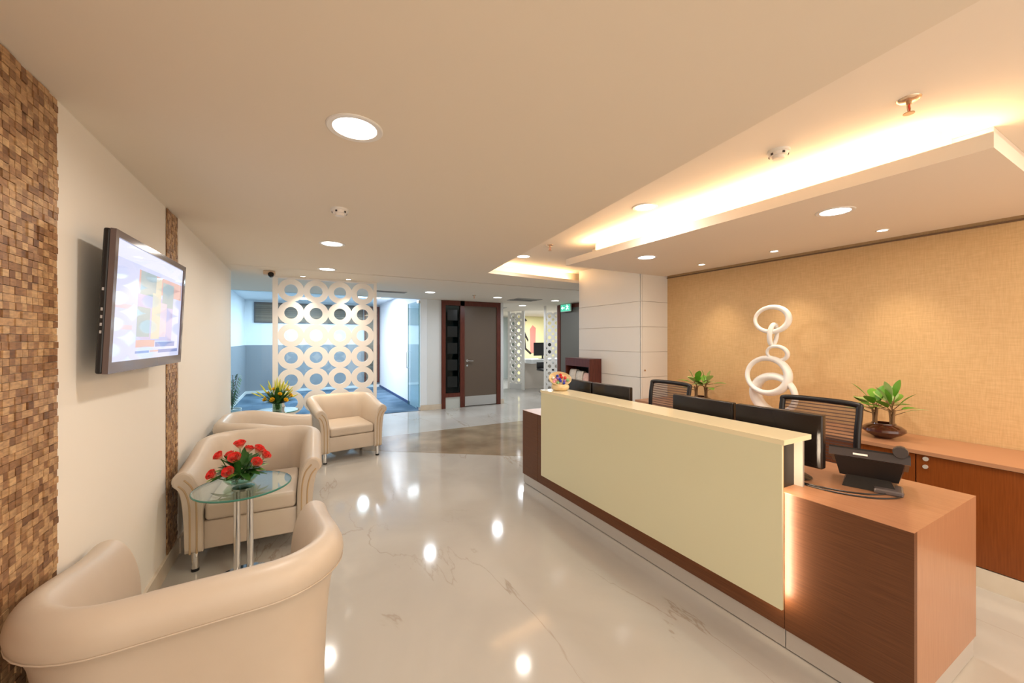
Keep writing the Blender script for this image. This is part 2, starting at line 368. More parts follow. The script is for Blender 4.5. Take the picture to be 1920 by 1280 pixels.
struct('trim_1', MB().box(4.19, 4.249, .3, 3.548, 2.355, 2.375).box(4.232, 4.249, -1, 3.548, 2.315, 2.325), mat('bronze_trim', (.20, .12, .07), .5), 'dark shadow gap trim between canopy and wallpaper', 'trim')
# cove lighting (LED strips lying on the canopy and on the ceiling lip)
area('cove_and_fill_light', (2.715, 2.0, 2.425), .05, P_COVE, COVE, (PI, 0, 0), sy=2.6)
area('cove_and_fill_light', (3.5, .62, 2.425), 1.3, P_COVE*.45, COVE, (PI, 0, 0), sy=.05)
area('cove_and_fill_light', (2.95, 4.86, 2.43), 1.5, P_COVE*.42, COVE, (PI, 0, R(6)), sy=.06)

# ------------------------------------------------------------------ ceiling lamps
def downlight(x, y, z, r, label, power, color=NEUT, group='recessed round downlights', small=False):
    t = thing('spot_light' if small else 'downlight', (x, y, z), label, 'ceiling light', group=group)
    tr = MB(); ro = r*1.28
    tr.lathe([(r*.98, .0), (r, -.004), (ro*.96, -.006), (ro, -.003), (ro, .0)], seg=40); tr.build('trim', M_trimw, t, True)
    MB().cyl((0, 0), r*.99, -.0025, -.0005, 40).build('lens', M_emis_s if small else M_emis_w, t)
    if power:
        if small:
            area('lamp', (0, 0, -.006), r*1.6, power, color, shape='DISK', parent=t, spread=75)
        else: area('lamp', (0, 0, -.006), r*1.9, power, color, shape='DISK', parent=t, spread=170)
    return t
downlight(.20, 1.71, CZ, .085, 'largest round downlight, nearest on the main ceiling', P_DOWN)
downlight(.26, 3.87, CZ, .085, 'round downlight just beyond the ceiling detector', P_DOWN)
downlight(.30, 5.30, CZ, .085, 'round downlight just in front of the circle screen', P_DOWN)
for i, x in enumerate((.045, .62)):
    downlight(x, 6.05, CZ, .03, ['left', 'right'][i]+' small spotlight grazing the white circle screen', P_SPOT*.5, WARM, 'small spotlights over the screen', True)
downlight(2.10, 7.0, CZ, .085, 'far round downlight in front of the brown door', P_DOWN, (.86, .93, 1))
downlight(3.58, 7.22, CZ, .085, 'far round downlight right of the brown door', P_DOWN, (.86, .93, 1))
downlight(4.98, 8.62, CZ, .085, 'most distant round downlight over the passage', P_DOWN, (.86, .93, 1))
downlight(5.0, 7.2, CZ, .085, 'far round downlight near the exit sign', P_DOWN, (.9, .95, 1))
downlight(5.30, 6.35, CZ, .075, 'round downlight half hidden behind the clad pillar', P_DOWN*.7, (.9, .95, 1))
downlight(2.39, 2.21, UZ, .075, 'round downlight beside the glowing canopy edge', P_DOWN*.6)
downlight(2.47, 4.25, UZ, .075, 'round downlight at the far slanted ceiling edge', P_DOWN*.6)
downlight(3.02, 1.22, 2.34, .08, 'round downlight in the canopy, near end', P_DOWN*.7)
downlight(3.05, 2.80, 2.34, .08, 'round downlight in the canopy, far end', P_DOWN*.7)
for x, y, n in ((3.87, 2.78, 'far'), (3.88, 2.04, 'middle'), (3.85, 1.26, 'near')):
    downlight(x, y, 2.34, .03, n+' small spotlight in the canopy along the wallpaper', 0, WARM, 'small wall spotlights in the canopy', True)
    l = bpy.data.lights.new('spot', 'SPOT'); l.energy = P_SPOT*4.5; l.color = (1, .80, .56); l.spot_size = R(78); l.spot_blend = 1; l.shadow_soft_size = .03
    so = bpy.data.objects.new('spot', l); COL.objects.link(so); so.location = (x+.02, y, 2.325); so.rotation_euler = (0, -R(6), 0)
# unseen downlights added behind the camera to brighten the room
for x, y, z, n in ((.2, -.6, CZ, 'just behind the viewpoint, mosaic side'), (.2, -2.2, CZ, 'far behind the viewpoint, mosaic side'), (2.6, -.4, UZ, 'just behind the viewpoint, desk side'), (2.8, -2.0, UZ, 'far behind the viewpoint, desk side')):
    downlight(x, y, z, .085, 'added unseen downlight '+n, P_DOWN)
area('cove_and_fill_light', (3.2, -1.2, 2.55), 1.4, 50, (1, .74, .48), (0, 0, 0), sy=1.0)  # added fill light without a fixture, brightens the near desk end
# meeting room panels: cool ceiling lights
for x, y, n in ((.2, 9.7, 'nearest the glass'), (.2, 11.8, 'nearest the back wall'), (1.6, 10.6, 'nearest the right wall')):
    t = thing('panel_light', (x, y, 2.62), 'square white ceiling light in the meeting room, '+n, 'ceiling light', group='meeting room lights')
    MB().box(-.3, .3, -.3, .3, -.012, 0).build('frame', M_trimw, t)
    MB().box(-.27, .27, -.27, .27, -.016, -.012).build('diffuser', M_emis_w, t)
    area('lamp', (0, 0, -.02), .54, P_COOL, COOL, sy=.54, parent=t)
area('office_lamp', (7.2, 10.8, CZ-.02), 1.6, 120, (.9, .95, 1), sy=1.6)

# ------------------------------------------------------------------ ceiling fixtures
def detector(x, y, z, label, s=1):
    t = thing('smoke_detector', (x, y, z), label, 'smoke detector')
    MB().cyl((0, 0), .055*s, -.014, 0, 32).build('base', M_trimw, t, True)
    MB().cyl((0, 0), .042*s, -.030*s, -.014, 32, r1=.048*s).cyl((0, 0), .028*s, -.046*s, -.030*s, 24, r1=.030*s).build('sensor_head', mat('detector_cream', (.82, .76, .70), .4), t, True)
    for k in range(5):
        a = k*2*PI/5+.4
        MB().box(-.006*s, .006*s, -.002, .002, -.029*s, -.018*s).build('vent_slot', M_dkgrey, t).matrix_local = Matrix.Translation((.046*s*math.cos(a), .046*s*math.sin(a), 0)) @ Matrix.Rotation(a+PI/2, 4, 'Z')
detector(.235, 2.82, CZ, 'round smoke detector on the main ceiling between the first two downlights')
detector(2.325, 1.20, UZ, 'round smoke detector on the raised ceiling above the desk')
def sprinkler(x, y, z, label, g='ceiling sprinkler heads'):
    t = thing('sprinkler', (x, y, z), label, 'sprinkler', group=g)
    MB().lathe([(0, -.004), (.012, -.012), (.030, -.010), (.040, -.003), (.041, 0)]).build('escutcheon', mat('escutcheon', (.75, .60, .45), .25, .8), t, True)
    f = MB().cyl((0, 0), .009, -.024, -.006, 16)
    f.tube(catmull([(-.007, 0, -.022), (-.016, 0, -.035), (-.010, 0, -.052), (0, 0, -.058)], 4), .0025, 8)
    f.tube(catmull([(.007, 0, -.022), (.016, 0, -.035), (.010, 0, -.052), (0, 0, -.058)], 4), .0025, 8)
    f.build('frame', M_brass, t, True)
    MB().cyl((0, 0), .003, -.055, -.022, 10).build('bulb', M_red, t, True)
    MB().cyl((0, 0), .019, -.064, -.061, 20).build('deflector', M_brass, t, True)
sprinkler(2.32, .672, UZ, 'brass sprinkler with red bulb on the raised ceiling, nearest')
sprinkler(2.43, 3.60, UZ, 'small brass sprinkler on the raised ceiling, farther one')
sprinkler(2.99, 7.05, CZ, 'tiny sprinkler above the brown door')
def vent(x, y, w, d, label, rz=0):
    t = thing('air_vent', (x, y, CZ), label, 'air vent', rz)
    MB().box(-w/2, w/2, -d/2, d/2, -.008, 0).build('frame', M_vent, t)
    for k in range(4):
        q = -d/2+d*(k+1)/5; MB().box(-w/2+.02, w/2-.02, q-.008, q+.008, -.013, -.008).build('louvre', M_gap if k % 2 else M_vent, t)
vent(1.45, 7.25, .55, .16, 'thin grey air vent left, above the meeting room opening')
vent(4.3, 7.35, .6, .5, 'square grey air vent in the passage ceiling')
vent(4.55, 9.6, .8, .4, 'farthest grey air vent beyond the brown door')
cc = thing('security_camera', (-.33, 5.80, CZ), 'small beige security camera at the ceiling left of the circle screen', 'camera')
MB().rbox(-.065, .065, -.05, .05, -.05, 0, .008, 2).build('housing', mat('beige_plastic', (.62, .48, .36), .5), cc)
c2 = MB().cyl((0, 0), .032, 0, .03, 24).build('lens', M_blackgl, cc); c2.location = (.02, -.045, -.055); c2.rotation_euler = (R(80), 0, 0)

# ------------------------------------------------------------------ circle lattice screens
def lattice(nc, nr, p, rin, th, cols_open=True, seg=8, rout=.53):
    """cells of size p, ring outer radius rout*p, hole radius rin*p; local x right, z up, y thickness; origin bottom-left"""
    mb = MB(); a = p/2
    for i in range(nc):
        for j in range(nr):
            cx, cz = (i+.5)*p, (j+.5)*p; n = 8*seg
            inn = []; out = []; touch = []
            for k in range(n):
                t = 2*PI*k/n; c_, s_ = math.cos(t), math.sin(t)
                inn.append((cx+rin*p*c_, cz+rin*p*s_))
                lim = a/max(abs(c_), abs(s_)); ro = min(rout*p, lim)
                out.append((cx+ro*c_, cz+ro*s_)); touch.append(lim <= rout*p)
            vs = [(x, -th/2, z) for x, z in inn]+[(x, -th/2, z) for x, z in out]+[(x, th/2, z) for x, z in inn]+[(x, th/2, z) for x, z in out]
            fs = []
            for k in range(n):
                l = (k+1) % n
                fs += [(k, l, n+l, n+k), (2*n+k, 3*n+k, 3*n+l, 2*n+l), (k, 2*n+k, 2*n+l, l)]
                edge = touch[k] and touch[l]
                if not edge: fs.append((n+k, n+l, 3*n+l, 3*n+k))
            mb.add(vs, fs)
    return mb
scr = thing('room_divider_screen', (-.285, 6.25, 0), 'tall white screen cut with rows of circles behind the armchairs', 'room divider')
PP = .312
m = lattice(4, 8, PP, .262, .02, rout=.515)
for k in range(len(m.v)):
    x, y, z = m.v[k]; m.v[k] = (x+.03, y, z-.14 if z-.14 > 0 else 0)
M_scr = mat('screen_lacquer', (.84, .82, .80), .4)
m.build('lattice_panel', M_scr, scr, False)
MB().box(-.035, .03, -.02, .02, 0, CZ).build('side_post', M_scr, scr)
MB().box(.03+4*PP, .03+4*PP+.045, -.02, .02, 0, CZ).build('side_post', M_scr, scr)
MB().box(.03, .03+4*PP, -.02, .02, 2.356, CZ).build('top_rail', M_scr, scr)
def pillar_screen(x0, y0, x1, y1, p, nr, label):
    L_ = math.hypot(x1-x0, y1-y0); an = math.atan2(y1-y0, x1-x0)
    t = thing('lattice_pillar', (x0, y0, 0), label, 'room divider', an)
    m = lattice(2, nr, p, .25, .02, seg=5, rout=.56)
    off = (L_-2*p)/2
    for k in range(len(m.v)):
        x, y, z = m.v[k]; m.v[k] = (x+off, y, min(z+.18, CZ))
    m.build('lattice_panel', M_whitegloss, t)
    MB().box(-.03, off, -.02, .02, 0, CZ).build('side_post', M_whitegloss, t)
    MB().box(L_-off, L_+.05, -.02, .02, 0, CZ).build('side_post', M_whitegloss, t)
    MB().box(off, L_-off, -.02, .02, 0, .18).build('bottom_rail', M_steel, t)
pillar_screen(5.70, 10.70, 5.93, 10.22, .215, 10, 'narrow white circle-cut panel, farther one left of the mural')
pillar_screen(5.60, 8.52, 5.88, 8.20, .185, 11, 'narrow white circle-cut panel, nearer one beside the grey door')

# ------------------------------------------------------------------ glass
gw = thing('window_1', (-1.33, 8.28, 0), 'frameless glass wall of the meeting room', 'window')
gw['kind'] = 'structure'
MB().box(0, 1.30, -.006, .006, 0, CZ).build('glass_pane', M_glass, gw)
MB().box(1.303, 2.66, -.006, .006, 0, CZ).build('glass_pane', M_glass, gw)
gd = thing('door_3', (2.25, 8.30, 0), 'open frameless glass door of the meeting room', 'door', R(91.5)); gd['kind'] = 'structure'
MB().box(0, .86, -.006, .006, .012, 2.34).build('glass_leaf', M_glass, gd)
MB().box(.858, .862, -.007, .007, .012, 2.34).box(-.004, 0, -.007, .007, .012, 2.34).build('glass_edge', M_gedge, gd)
MB().box(-.02, .13, -.02, .02, .008, .075).build('floor_hinge', M_chrome, gd)
MB().box(-.02, .10, -.02, .02, 2.29, 2.35).build('top_hinge', M_chrome, gd)
hd = MB()
for s in (-1, 1): hd.tube(catmull([(.78, 0, .86), (.78, s*.05, .87), (.78, s*.055, .93), (.78, s*.055, 1.17), (.78, s*.05, 1.23), (.78, 0, 1.24)], 5), .009, 10)
hd.build('handle', M_chrome, gd, True)
# ------------------------------------------------------------------ doors
d1 = thing('door_1', (2.73, 8.28, 0), 'brown office door with dark side window', 'door'); d1['kind'] = 'structure'
fr = MB().box(0, .085, -.05, .06, 0, CZ-.005).box(.43, .53, -.05, .06, 0, CZ-.005).box(1.34, 1.435, -.05, .06, 0, CZ-.005).box(.085, 1.34, -.05, .06, 2.27, CZ-.005).box(.085, .43, -.045, .05, .245, .33)
fr.build('frame', M_darkwood, d1)
MB().box(.53, 1.34, -.02, .03, .012, 2.27).build('leaf', M_doorlam, d1)
MB().box(.55, 1.33, -.024, -.02, .02, .235).build('kick_plate', M_steel, d1)
MB().box(.085, .43, -.02, .02, .0, .245).build('kick_plate', mat('pale_steel', (.62, .66, .64), .4, .3), d1)
sg = MB().box(.085, .43, -.01, 0, .33, 2.27).build('side_window', M_glass_d, d1)
MB().box(.085, .43, .35, .36, .33, 2.27).build('side_window_backing', mat('dark_room', (.05, .07, .07), .6), d1)
for k in range(5):
    z0 = .46+k*.37
    MB().box(.14, .37, -.013, -.011, z0, z0+.24).build('etched_square', mat('dark_film', (.008, .010, .010), .3), d1)
h = MB().cyl((0, 0), .026, 0, .012, 20)
hh = h.build('handle_rose', M_chrome, d1, True); hh.location = (.60, -.02, 1.04); hh.rotation_euler = (R(90), 0, 0)
MB().tube(catmull([(.60, -.03, 1.04), (.60, -.065, 1.04), (.63, -.07, 1.04), (.73, -.07, 1.035)], 5), .011, 10).build('handle', M_chrome, d1, True)
h = MB().cyl((0, 0), .022, 0, .008, 20).build('lock', M_chrome, d1, True); h.location = (.60, -.02, .93); h.rotation_euler = (R(90), 0, 0)
d2 = thing('door_2', (5.745, 6.9, 0), 'grey door under the green exit sign', 'door'); d2['kind'] = 'structure'
MB().box(-.03, .015, 0, .10, 0, CZ-.01).box(-.03, .015, 1.12, 1.24, 0, CZ-.01).box(-.03, .015, .1, 1.12, 2.28, CZ-.01).build('frame', M_darkwood, d2)
MB().box(-.012, .014, .10, 1.12, .01, 2.28).build('leaf', M_greydoor, d2)
# exit sign: running figure and arrow
ex = thing('exit_sign', (5.64, 7.69, 2.19), 'small glowing green exit sign above the grey door', 'sign')
MB().box(0, .03, -.20, .20, 0, .18).build('housing', mat('sign_housing', (.55, .75, .65), .4), ex)
MB().box(-.004, 0, -.19, .19, .01, .17).build('sign_face', mat('exit_green', (.05, .45, .28), .5, emis=(.10, .62, .42), es=.8), ex)
M_sgn = mat('exit_white', (.9, 1, .95), .5, emis=(.8, 1, .9), es=1.6)
fg = MB()
# arrow pointing towards +y (left in view)
fg.box(-.007, -.004, .03, .11, .08, .10)
fg.add([(-.007, .165, .09), (-.007, .11, .05), (-.007, .11, .13), (-.004, .165, .09), (-.004, .11, .05), (-.004, .11, .13)], [(0, 1, 2), (3, 5, 4), (0, 3, 4, 1), (1, 4, 5, 2), (2, 5, 3, 0)])
fg.build('arrow', M_sgn, ex)
fig = MB()
fig.tube([(-.006, -.085, .10), (-.006, -.07, .075), (-.006, -.045, .07), (-.006, -.04, .035)], .008, 6)
fig.tube([(-.006, -.085, .10), (-.006, -.10, .07), (-.006, -.13, .05)], .008, 6)
fig.tube([(-.006, -.075, .135), (-.006, -.085, .10)], .011, 6)
fig.tube([(-.006, -.075, .13), (-.006, -.045, .115), (-.006, -.025, .125)], .006, 6)
fig.tube([(-.006, -.075, .13), (-.006, -.11, .125), (-.006, -.125, .10)], .006, 6)
fig.add(*[[(-.006+.004*math.cos(a)*0, -.066+.012*math.cos(a), .153+.012*math.sin(a)) for a in [k*PI/4 for k in range(8)]], [list(range(8))]])
fig.build('running_figure', M_sgn, ex)

# ------------------------------------------------------------------ meeting room contents
t = thing('mosaic_panel', (-1.08, 13.08, 2.02), 'dark stone mosaic panel high on the meeting room back wall', 'wall panel')
MB().box(-.03, 2.85, -.02, .018, -.03, .55).build('frame', mat('panel_frame', (.10, .09, .10), .5), t)
mm = mosaic_mb(-.02, 0, 2.82, 0, .52, alongx=True, face=1); mm.build('tiles', M_mosd, t)
t = thing('mosaic_panel', (1.85, 13.04, .20), 'tall dark stone mosaic panel at the end of the meeting room', 'wall panel')
MB().box(-.05, .40, -.02, .015, -.04, 2.36).build('frame', M_darkwood, t)
mosaic_mb(-.02, 0, .34, 0, 2.30, alongx=True, face=1).build('tiles', M_mosd, t)
# palm in the meeting room
def frond_leaf(mb, base, tip, w, droop=.0, n=6, fold=.25):
    base, tip = Vector(base), Vector(tip); d = tip-base; ln = d.length; t = d.normalized()
    side = t.cross(Vector((0, 0, 1)))
    side = side.normalized() if side.length > .05 else Vector((1, 0, 0))
    up = side.cross(t).normalized(); vs = []; fs = []
    for i in range(n+1):
        u = i/n; c = base+d*u+Vector((0, 0, -droop*ln*u*u)); ww = w*math.sin(PI*min(1, (u*.93+.05)))**.8
        vs += [c-side*ww+up*ww*fold, c-up*0, c+side*ww+up*ww*fold]
    for i in range(n):
        for k in (0, 1): fs.append((3*i+k, 3*i+k+1, 3*i+4+k, 3*i+3+k))
    mb.add(vs, fs)
pt = thing('potted_palm', (-1.08, 8.75, 0), 'green palm plant at the left edge of the meeting room glass', 'plant')
MB().lathe([(0, 0), (.12, 0), (.15, .25), (.135, .25), (.12, .22), (0, .22)]).build('pot', M_white, pt, True)
pm = MB(); pst = MB(); rn = random.Random(5)
for k in range(9):
    a = k*2*PI/9+.2; hgt = rn.uniform(.6, .95); rch = rn.uniform(.06, .12)
    pts = [Vector((0, 0, .22)), Vector((rch*.3*math.cos(a), rch*.3*math.sin(a), hgt*.6)), Vector((rch*math.cos(a), rch*math.sin(a), hgt))]
    cv = catmull(pts, 7); pst.tube(cv, .005, 6)
    for i in range(5, len(cv)):
        for s in (-1, 1):
            dr = Vector((math.cos(a+s*1.2), math.sin(a+s*1.2), -.5)).normalized()
            frond_leaf(pm, cv[i], cv[i]+dr*.10, .010, .2, 4)
pm.build('fronds', M_green, pt); pst.build('stems', M_stem, pt, True)

# ------------------------------------------------------------------ back office
mu = thing('wall_mural', (7.05, 12.6, .0), 'yellow painted mural with a dark-suited figure on the far wall', 'mural')
MB().box(0, 3.0, 0, .08, 0, CZ).build('mural_wall', mat('mural_yellow', (.88, .80, .42), .6), mu)
def flat(poly, y, name, m_, par):
    poly = [(x+.15, z) for x, z in poly]; n = len(poly); b = MB().add([(x, y, z) for x, z in poly]+[(x, -.0005+0*y, z) for x, z in poly], [list(range(n)), list(range(n, 2*n))[::-1]]+[(i, (i+1) % n, n+(i+1) % n, n+i) for i in range(n)])
    return b.build(name, m_, par)
flat([(.0, .98), (.0, 2.0), (.16, 1.85), (.34, 1.5), (.32, 1.42), (.2, 1.6), (.24, 1.2), (.48, 1.0), (.42, .95), (.18, 1.15), (.10, .98)], -.006, 'painted_suit', mat('paint_black', (.03, .02, .02), .6), mu)
flat([(.03, 2.0), (.02, 2.14), (.10, 2.24), (.22, 2.2), (.20, 2.06), (.12, 1.96)], -.007, 'painted_face', mat('paint_skin', (.80, .62, .42), .6), mu)
flat([(.02, 2.12), (.05, 2.27), (.20, 2.30), (.28, 2.22), (.22, 2.19), (.12, 2.22)], -.008, 'painted_hair', mat('paint_hair', (.04, .025, .02), .6), mu)
flat([(.42, 1.0), (.40, 1.9), (.52, 2.05), (.66, 1.95), (.64, 1.0)], -.005, 'painted_red_shape', mat('paint_red', (.80, .28, .22), .6), mu)
ot = thing('office_counter', (6.0, 9.85, 0), 'white high office counter in front of the yellow mural', 'counter')
MB().box(0.0, 2.2, 0, .65, .80, .92).build('counter_top', M_white, ot)
MB().box(.0, 2.2, .58, .64, 0, .80).build('back_panel', mat('counter_beige', (.70, .62, .54), .5), ot)
mo = thing('computer_monitor', (6.62, 10.2, .92), 'black computer monitor on the white office counter in the distance', 'monitor')
MB().box(-.32, .32, -.02, .02, .10, .50).build('screen', M_black, mo)
MB().box(-.02, .02, .0, .03, 0, .2).build('stand', M_black, mo); MB().box(-.12, .12, -.08, .08, 0, .012).build('base', M_black, mo)
def stool(x, y, label):
    t = thing('bar_stool', (x, y, 0), label, 'stool')
    MB().rbox(-.19, .19, -.18, .18, .62, .68, .02, 3).build('seat', M_black, t, True)
    MB().rbox(-.18, .18, .16, .19, .68, .86, .012, 3).build('backrest', M_black, t, True)
    MB().cyl((0, 0), .022, .03, .62, 16).build('pole', M_chrome, t, True)
    MB().lathe([(0, .03), (.03, .03), (.19, .008), (.20, 0), (0, 0)]).build('base', M_chrome, t, True)
stool(6.22, 9.45, 'black bar stool on a chrome pole at the distant counter')
gs = thing('glass_shelf', (5.42, 12.9, .70), 'small glass shelf on the far pale wall', 'shelf')
MB().box(-.5, .25, 0, .7, 0, .02).build('shelf_top', M_gedge, gs)
MB().box(-.48, -.44, 0, .04, -.70, 0).build('leg', M_steel, gs); MB().box(.19, .23, 0, .04, -.70, 0).build('leg', M_steel, gs)

# ------------------------------------------------------------------ television
tv = thing('television', (-.642, 2.60, 1.672), 'black flat television tilted down on the left wall, screen lit', 'television')
tv.rotation_euler = (0, R(2.6), R(-1.6))
TW, TH = .478, .29
MB().rbox(-.036, -.012, -TW, TW, -TH, TH, .008, 3).build('rear_case', M_black, tv)
bz = MB()
for (a, b, c, d) in ((-TW, TW, -TH, -TH+.045), (-TW, TW, TH-.028, TH), (-TW, -TW+.028, -TH+.045, TH-.028), (TW-.028, TW, -TH+.045, TH-.028)):
    bz.box(-.014, .004, a, b, c, d)
bz.build('bezel', mat('tv_bezel', (.13, .095, .09), .12), tv)
def scr_mat(name, c, s=1.0): return mat('screen_'+name, (.02, .02, .02), .04, emis=c, es=s)
sm = [scr_mat('pale', (.66, .69, .92), 1.0), scr_mat('white', (.80, .82, .95), 1.0), scr_mat('grey', (.38, .40, .55), 1), scr_mat('orange', (.72, .46, .42), 1), scr_mat('green', (.42, .50, .52), 1),
      scr_mat('yellow', (.72, .66, .52), 1), scr_mat('blue', (.26, .31, .60), 1), scr_mat('lilac', (.58, .52, .74), 1), scr_mat('pink', (.78, .62, .70), 1)]
S = MB(); S.box(-.012, -.004, -TW+.028, TW-.028, -TH+.045, TH-.028, 0)
def sr(y0, y1, z0, z1, mi, d): S.add([(-.004+d, y0, z0), (-.004+d, y1, z0), (-.004+d, y1, z1), (-.004+d, y0, z1)], [(0, 1, 2, 3)], mi)
def se(cy, cz, ry, rz, mi, d): S.add([(-.004+d, cy+ry*math.cos(k*PI/12), cz+rz*math.sin(k*PI/12)) for k in range(24)], [list(range(24))], mi)
sr(-.45, .45, .19, .26, 1, .0003)
sr(-.20, .44, .08, .17, 3, .0004); sr(-.18, .02, .06, .17, 4, .0005); sr(.12, .30, .02, .15, 4, .0006); sr(.02, .10, .03, .16, 5, .0006)
sr(-.20, .30, -.16, .06, 7, .0004); sr(-.02, .10, -.15, .08, 5, .0006); sr(.10, .20, -.14, .04, 8, .0006); sr(-.20, -.04, -.14, .0, 4, .0005)
sr(-.20, .04, -.19, -.155, 3, .0006); sr(.05, .36, -.19, -.165, 6, .0006); sr(-.20, -.03, -.218, -.207, 6, .0006); sr(.10, .42, -.222, -.205, 6, .0006); sr(-.02, .10, -.215, -.207, 3, .0006)
sr(-.44, -.22, -.02, .0, 8, .0005); sr(-.40, -.25, -.11, -.09, 8, .0005)
S.build('screen', sm, tv)
MB().box(-.112, -.034, -.10, .10, -.08, .08).build('wall_bracket', M_black, tv)
for k, z in enumerate((-.13, -.10, -.07, -.04, .04)):
    MB().box(-.028, -.022, -TW-.0015, -TW, z, z+.012).build('side_button', mat('button_grey', (.4, .38, .38), .4), tv)

# ------------------------------------------------------------------ armchairs
def armchair():
    t = thing('armchair', (0, 0, 0), '', 'armchair', group='cream leather tub armchairs')
    wi = .27; yb = .27; yf = -.38; rc = .10
    # U path of the inner foot of the shell with outward normals
    path = []
    for k in range(9): path.append((wi, yf+(yb-rc-yf)*k/8, 1, 0))
    for k in range(1, 9):
        a = k/9*PI/2; path.append((wi-rc+rc*math.cos(a), yb-rc+rc*math.sin(a), math.cos(a), math.sin(a)))
    for k in range(0, 9): path.append((wi-rc-(2*(wi-rc))*k/8, yb, 0, 1))
    for k in range(1, 9):
        a = PI/2+k/9*PI/2; path.append((-(wi-rc)+rc*math.cos(a), yb-rc+rc*math.sin(a), math.cos(a), math.sin(a)))
    for k in range(0, 9): path.append((-wi, yb-rc+(yf-yb+rc)*k/8, -1, 0))
    prof = catmull([Vector((p[0], p[1], 0)) for p in [(0, 0), (0, .3), (.002, .55), (.010, .72), (.028, .85), (.055, .945), (.09, .992), (.125, .985), (.152, .945), (.163, .885), (.155, .83), (.135, .79), (.118, .70), (.105, .5), (.098, .25), (.095, 0)]], 3)
    prof = [(p.x, p.y) for p in prof]; n = len(prof); vs = []
    def T(y):
        u = max(0, min(1, (y-yf)/(yb-yf))); return .668+.097*(u*u*(3-2*u))
    for (x, y, nx, ny) in path:
        tt = T(y)
        for (o_, hh) in prof:
            vs.append((x+nx*o_, y+ny*o_, .13+(tt-.13)*hh))
    fs = []
    for i in range(len(path)-1):
        for k in range(n): fs.append((i*n+k, i*n+(k+1) % n, (i+1)*n+(k+1) % n, (i+1)*n+k))
    sh = MB().add(vs, fs)
    # bulged front end caps
    for base, sgn in ((0, 1), ((len(path)-1)*n, -1)):
        ring = [vs[base+k] for k in range(n)]
        cx = sum(p[0] for p in ring)/n; cz = sum(p[2] for p in ring)/n; prev = ring
        for st, (s_, dy) in enumerate(((.93, -.010), (.78, -.016))):
            nxt = [(cx+(p[0]-cx)*s_ if 1 else 0, p[1]+dy, cz+(p[2]-cz)*(1-(1-s_)*.35)) for p in ring]
            sh.add(prev+nxt, [(k, (k+1) % n, n+(k+1) % n, n+k) for k in range(n)]); prev = nxt
        sh.add(prev, [list(range(n))])
    sh.build('shell', M_leather, t, True, angle=60)
    # seam tubes below the rolled rim
    pi = MB(); pts = []
    for (x, y, nx, ny) in path:
        tt = T(y); pts.append((x+nx*.158, y+ny*.158, .13+(tt-.13)*.835))
    pi.tube(pts, .0028, 6); pi.build('rim_seam', M_leather, t, True)
    for s in (-1, 1):
        for q in ([(.030, .0), (.030, .35), (.034, .62), (.055, .80), (.095, .90)], [(.066, 0), (.066, .35), (.070, .60), (.092, .76), (.125, .84)]):
            hgt = T(yf)-.13
            pts = catmull([(s*(wi+a), yf-.0135, .13+hgt*b) for a, b in q], 5)
            MB().tube(pts, .0065, 8).build('piping', M_pip, t, True)
    MB().rbox(-wi-.004, wi+.004, yf+.02, yb, .13, .315, .012, 3).build('seat_base', M_leather, t, True)
    # cushion, slightly crowned
    cu = MB().rbox(-wi+.004, wi-.004, yf+.005, yb-.02, .318, .43, .028, 5)
    cu.v = [(x, y, z+(.018*(1-(x/wi)**2)*(1-((y+.05)/.36)**2) if z > .39 else 0)) for x, y, z in cu.v]
    cu.build('seat_cushion', M_leather, t, True)
    for x, y in ((-wi-.047, yf+.03), (wi+.047, yf+.03), (-wi-.02, yb-.0), (wi+.02, yb-.0)):
        fr_ = y < 0
        lg = MB().cyl((x, y), .021 if fr_ else .02, .016, .20, 20).build('leg', M_chrome if fr_ else M_black, t, True)
        MB().cyl((x, y), .022, 0, .018, 20).build('foot', M_black, lg, True)
    return t
ch = armchair()
ch.location = (-.272, 3.60, 0); ch.rotation_euler = (0, 0, R(-2)); ch['label'] = 'cream leather armchair facing the viewer behind the rose table'
copy_tree(ch, (-.295, 1.86, 0), R(180+3), 'cream leather armchair in the foreground seen from behind').scale = (1.02, 1.0, 1.04)
copy_tree(ch, (.535, 5.68, 0), R(9), 'cream leather armchair in front of the circle screen')
copy_tree(ch, (-.27, 4.68, 0), R(90), 'cream leather armchair against the left wall, mostly hidden by the one before it')

# ------------------------------------------------------------------ glass side tables
def glass_table():
    t = thing('side_table', (0, 0, 0), '', 'table', group='round glass side tables')
    tp = MB().cyl((0, 0), .262, .588, .598, 56).build('glass_top', M_glass_t, t, True)
    MB().lathe([(.262, .587), (.2655, .590), (.2655, .596), (.262, .599)], seg=56).build('rim', M_gedge, tp, True)
    MB().cyl((-.034, -.005), .019, .012, .586, 20).build('pole', M_chrome, t, True)
    MB().cyl((.034, .005), .019, .012, .586, 20).build('pole', M_chrome, t, True)
    MB().cyl((0, 0), .06, .574, .587, 28).build('top_plate', M_chrome, t, True)
    MB().lathe([(0, .014), (.17, .010), (.18, .004), (.18, 0), (0, 0)], seg=40).build('base', M_chrome, t, True)
    return t
tb = glass_table(); tb.location = (-.31, 3.0, 0); tb['label'] = 'round glass side table carrying the red roses'
copy_tree(tb, (-.265, 5.945, 0), 0, 'round glass side table carrying the yellow flowers')

